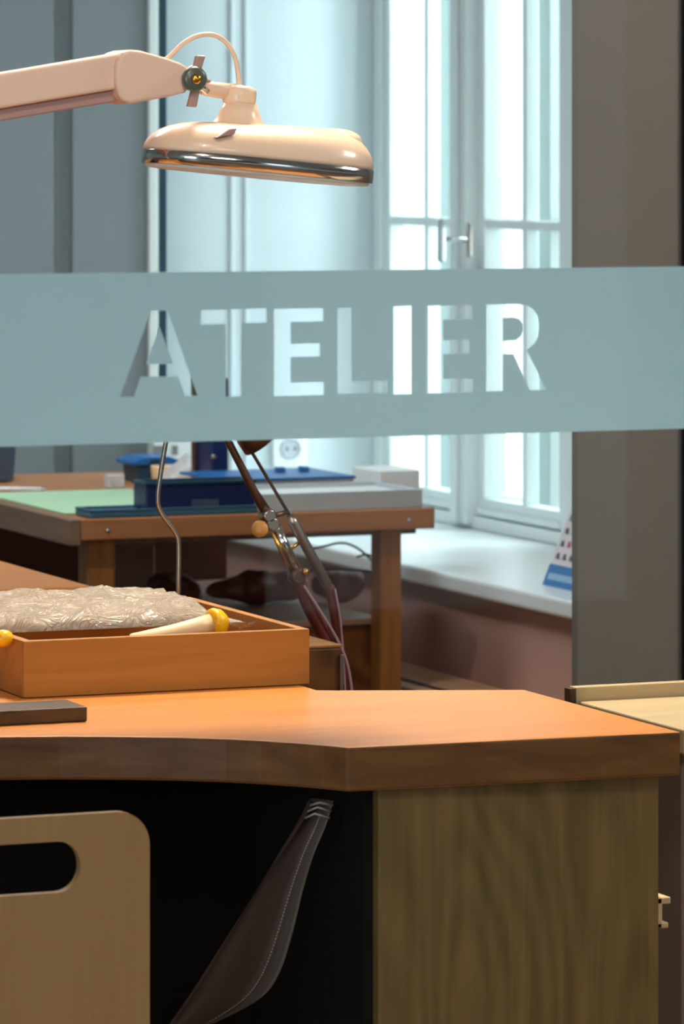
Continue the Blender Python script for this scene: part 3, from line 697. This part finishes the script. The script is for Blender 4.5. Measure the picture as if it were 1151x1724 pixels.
# blue flat tray at table front
a = PV(150, 868, vt+.02); b_ = PV(432, 860, vt+.02)
o = thing('blue_tray', ((a.x+b_.x)/2, vt+.1, T), 'flat dusty-blue tray along the front edge of the back table, below the navy box', 'tray')
bx((a.x, vt+.012, T), (b_.x, vt+.10, T+.011)).build('base', M['steel_blue'], o, bevel=.003)
TT = T+.0155
m = MB().box((a.x, vt+.012, T+.0112), (b_.x, vt+.018, TT)); m.box((a.x, vt+.094, T+.0112), (b_.x, vt+.1, TT)); m.box((a.x, vt+.018, T+.0112), (a.x+.006, vt+.094, TT)); m.box((b_.x-.006, vt+.018, T+.0112), (b_.x, vt+.094, TT))
m.build('rim', M['steel_blue'], o, bevel=.001)
T1 = T+.012
# navy box on the tray
a = PV(246, 850, vt+.022); b_ = PV(429, 850, vt+.022)
z1 = PV(330, 815, vt+.022).z
nb = thing('navy_box', ((a.x+b_.x)/2, vt+.1, T1), 'wide navy-blue open box standing on the flat blue tray', 'box')
bx((a.x, vt+.022, T1), (b_.x, vt+.092, z1)).build('body', M['navy'], nb, bevel=.003)
m = MB().box((a.x-.003, vt+.018, z1+.0002), (b_.x+.003, vt+.026, z1+.006)); m.box((a.x-.003, vt+.088, z1+.0002), (b_.x+.003, vt+.096, z1+.006)); m.box((a.x-.003, vt+.0262, z1+.0002), (a.x+.005, vt+.0878, z1+.006)); m.box((b_.x-.005, vt+.0262, z1+.0002), (b_.x+.003, vt+.0878, z1+.006))
m.build('rim', M['teal'], nb, bevel=.001)
bx((PV(322, 850, vt+.02).x, vt+.0185, T1+.004), (PV(368, 850, vt+.02).x, vt+.0218, T1+.016)).build('label_plate', M['slate'], nb)
# teal lidded container
p = PH(232, 812, T); z1 = PV(212, 784, p.y).z; q = PV(275, 812, p.y)
o = thing('teal_container', ((p.x+q.x)/2, p.y+.05, T), 'small teal container with a wide overhanging blue lid, left behind the navy box', 'container')
bx((p.x, p.y, T), (q.x, p.y+.09, z1)).build('body', M['teal'], o, bevel=.003)
lz = PV(212, 774, p.y).z
la, lb_ = PV(222, 790, p.y).x, PV(300, 790, p.y).x
MB().prism([(la, p.y-.006, z1+.0002), (lb_, p.y-.006, z1+.0002), (lb_, p.y-.006, z1+.009), (lb_-.02, p.y-.006, lz+.004), (la+.028, p.y-.006, lz+.004), (la, p.y-.006, z1+.007)], (0, .105, 0)).build('lid', M['blue'], o, bevel=.002)
bx((la+.035, p.y-.009, z1+.003), (la+.06, p.y-.0062, z1+.012)).build('latch', M['teal'], o, bevel=.001)
# cream cup and clear bag
p = PH(268, 812, T); p.y -= .06
p = Vector((PV(270, 812, p.y).x, p.y, T))
tag(MB().lathe(p, (0, 0, 1), [(0, .014), (.002, .016), (.034, .019), (.038, .019), (.038, .017), (.006, .014)], 24).build('cream_cup', M['cream_roll'], None, p), 'small cream cup beside the teal container, under its lid edge', 'cup')
p = PH(306, 818, T)
bag('clear_bag', [(PV(x, 800, p.y).x, PV(x, y, p.y).z) for x, y in ((276, 806), (284, 794), (293, 786), (303, 780), (312, 770), (320, 764), (327, 776))], p.y-.04, p.y+.05, T+.006, M['bag2'], 'small white translucent bag beside the tall navy block', .005)
# tall navy block
p = PH(349, 826, T); z1 = PV(349, 637, p.y).z; q = PV(385, 826, p.y)
o = thing('navy_machine', ((p.x+q.x)/2, p.y+.05, T), 'tall dark navy upright block behind the navy box, half hidden by the frosted band', 'machine')
bx((p.x+.008, p.y, T), (q.x, p.y+.09, z1)).build('body', M['navy'], o, bevel=.004)
bx((p.x-.001, p.y+.078, T), (p.x+.0075, p.y+.09, z1-.002)).build('guide_rail', M['bronze'], o, bevel=.001)
MB().lathe((p.x+.012, p.y-.0002, PV(323, 770, p.y).z), (0, -1, 0), [(0, .005), (.006, .005), (.007, .002)], 14).build('screw', M['steel'], o)
# white tray on the right
a = PV(430, 860, vt+.025); b_ = PV(711, 858, vt+.025); z1 = PV(640, 826, vt+.025).z
o = thing('white_tray', ((a.x+b_.x)/2, vt+.15, T), 'pale grey-white shallow tray on the right front corner of the back table', 'tray')
va_, vb_ = vt+.025, vt+.25; w = .008
bx((a.x, va_, T), (b_.x, va_+w, z1)).build('front_wall', M['grey_white'], o, bevel=.001)
bx((a.x, vb_-w, T), (b_.x, vb_, z1)).build('rear_wall', M['grey_white'], o, bevel=.001)
bx((a.x, va_+w, T), (a.x+w, vb_-w, z1)).build('side_wall', M['grey_white'], o, bevel=.001)
bx((b_.x-w, va_+w, T), (b_.x, vb_-w, z1)).build('side_wall', M['grey_white'], o, bevel=.001)
bx((a.x+w, va_+w, T), (b_.x-w, vb_-w, z1-.008)).build('insert', M['white_plastic'], o)
# carton and blue folder behind
c0 = PV(395, 830, vt+.29); c1 = PV(596, 830, vt+.29); zf = PV(500, 809, vt+.28).z
tag(bx((c0.x, vt+.29, T), (c1.x, vt+.50, zf)).build('white_carton', M['white_plastic'], None, ((c0.x+c1.x)/2, vt+.4, T), bevel=.002), 'flat white carton under the bright blue folder, behind the pale tray', 'box')
f0 = PV(372, 830, vt+.28)
tag(bx((f0.x, vt+.28, zf+.0005), (c1.x, vt+.51, zf+.006)).build('blue_folder', M['blue'], None, ((f0.x+c1.x)/2, vt+.4, zf), bevel=.001), 'thin bright blue folder lying on the white carton', 'folder')
for i, (px, lab) in enumerate(((471, 'left one of two tiny blue clips on the bright blue folder'), (511, 'right one of two tiny blue clips on the bright blue folder'))):
    c = PV(px, 800, vt+.42); tag(bx((c.x-.008, vt+.41, zf+.0065), (c.x+.008, vt+.43, zf+.016)).build('clip', M['blue'], None, (c.x, vt+.42, zf+.0065), bevel=.001), lab, 'clip', 'clips on the folder')
p = PV(620, 818, vt+.36)
tag(bx((p.x-.01, vt+.28, T), (PV(700, 818, vt+.3).x, vt+.42, T+.05)).build('cream_box', M['white_plastic'], None, (p.x+.03, vt+.36, T), bevel=.003), 'low white box at the window end behind the pale tray', 'box')
# sockets
s = PV(487, 755, VB-.001)
o = thing('wall_socket', (s.x, VB, s.z), 'round white wall socket on the pale wall above the blue folder', 'socket')
MB().prism([(x, VB-.010, z) for x, z in rrect(s.x, s.z, .042, .042, .008, 4)], (0, .0095, 0)).build('plate', M['white_plastic'], o, bevel=.002)
MB().lathe((s.x, VB-.0102, s.z), (0, -1, 0), [(0, .024), (.003, .024), (.003, .020), (.0005, .019)], 28).build('socket_ring', M['grey_white'], o)
for dx in (-.0095, .0095): MB().lathe((s.x+dx, VB-.0115, s.z), (0, -1, 0), [(0, .003), (.001, .003)], 10).build('hole', M['dark_trim'], o)
sv = VC-.032
s0, s1 = PV(250, 786, sv), PV(318, 742, sv); zt_ = PV(285, 715, sv).z
o = thing('double_socket', ((s0.x+s1.x)/2, sv, s0.z), 'white double socket box on the wall behind the thin steel rod', 'socket')
bx((s0.x, sv-.03, s0.z), (s1.x, sv, zt_)).build('housing', M['white_plastic'], o, bevel=.003)
for a0, a1 in ((258, 276), (289, 299)):
    A0, A1 = PV(a0, 766, sv-.03), PV(a1, 750, sv-.03)
    bx((A0.x, sv-.0315, A0.z), (A1.x, sv-.0302, A1.z)).build('insert', M['socket_dark'], o)

# ------------------------------------------------------------------ calendar on the sill
c = PH(913, 984, HS+.001)
cl = thing('desk_calendar', (c.x+.04, c.y-.1, HS+.001), 'white tent calendar with a blue bottom strip on the window sill', 'calendar')
lean = .068; ch_ = .165; L_ = .22
def cf(s, t_, off=0.0):   # s along length (0 far, 1 near), t up
    return Vector((c.x+lean*t_-off, c.y-L_*s, HS+.001+ch_*t_))
def cq(s0, s1, t0, t1, off): return [cf(s0, t0, off), cf(s1, t0, off), cf(s1, t1, off), cf(s0, t1, off)]
MB().prism(cq(0, 1, 0, 1, 0), (.0012, 0, 0)).build('page', M['print_white'], cl)
MB().prism([(c.x+2*lean, c.y, HS+.001), (c.x+2*lean, c.y-L_, HS+.001), (c.x+lean+.0015, c.y-L_, HS+ch_), (c.x+lean+.0015, c.y, HS+ch_)], (.0012, 0, 0)).build('rear_page', M['print_blue'], cl)
MB().prism(cq(0, 1, 0, .235, .0008), (.0006, 0, 0)).build('blue_strip', M['print_blue'], cl)
m = MB()
for k in range(14): m.prism(cq(.06+k*.062, .06+k*.062+.045, .07, .14, .0012), (.0003, 0, 0))
m.build('strip_print', M['print_pale'], cl)
m = MB()
for r_ in range(5):
    for k in range(7):
        t_ = MB() if (r_ == 1 and k > 0 and k % 3 == 1) else m
        s_ = .07+k*.13; tt = .30+r_*.14
        t_.prism(cq(s_, s_+.022, tt, tt+.065, .0012), (.0003, 0, 0)); t_.prism(cq(s_+.035, s_+.075, tt, tt+.02, .0012), (.0003, 0, 0)); t_.prism(cq(s_+.035, s_+.055, tt+.02, tt+.065, .0012), (.0003, 0, 0))
        if t_ is not m: t_.build('red_date', M['print_red'], cl)
m.build('date_print', M['print_dark'], cl)

for o in bpy.data.objects:
    if '_w' in o: del o['_w']
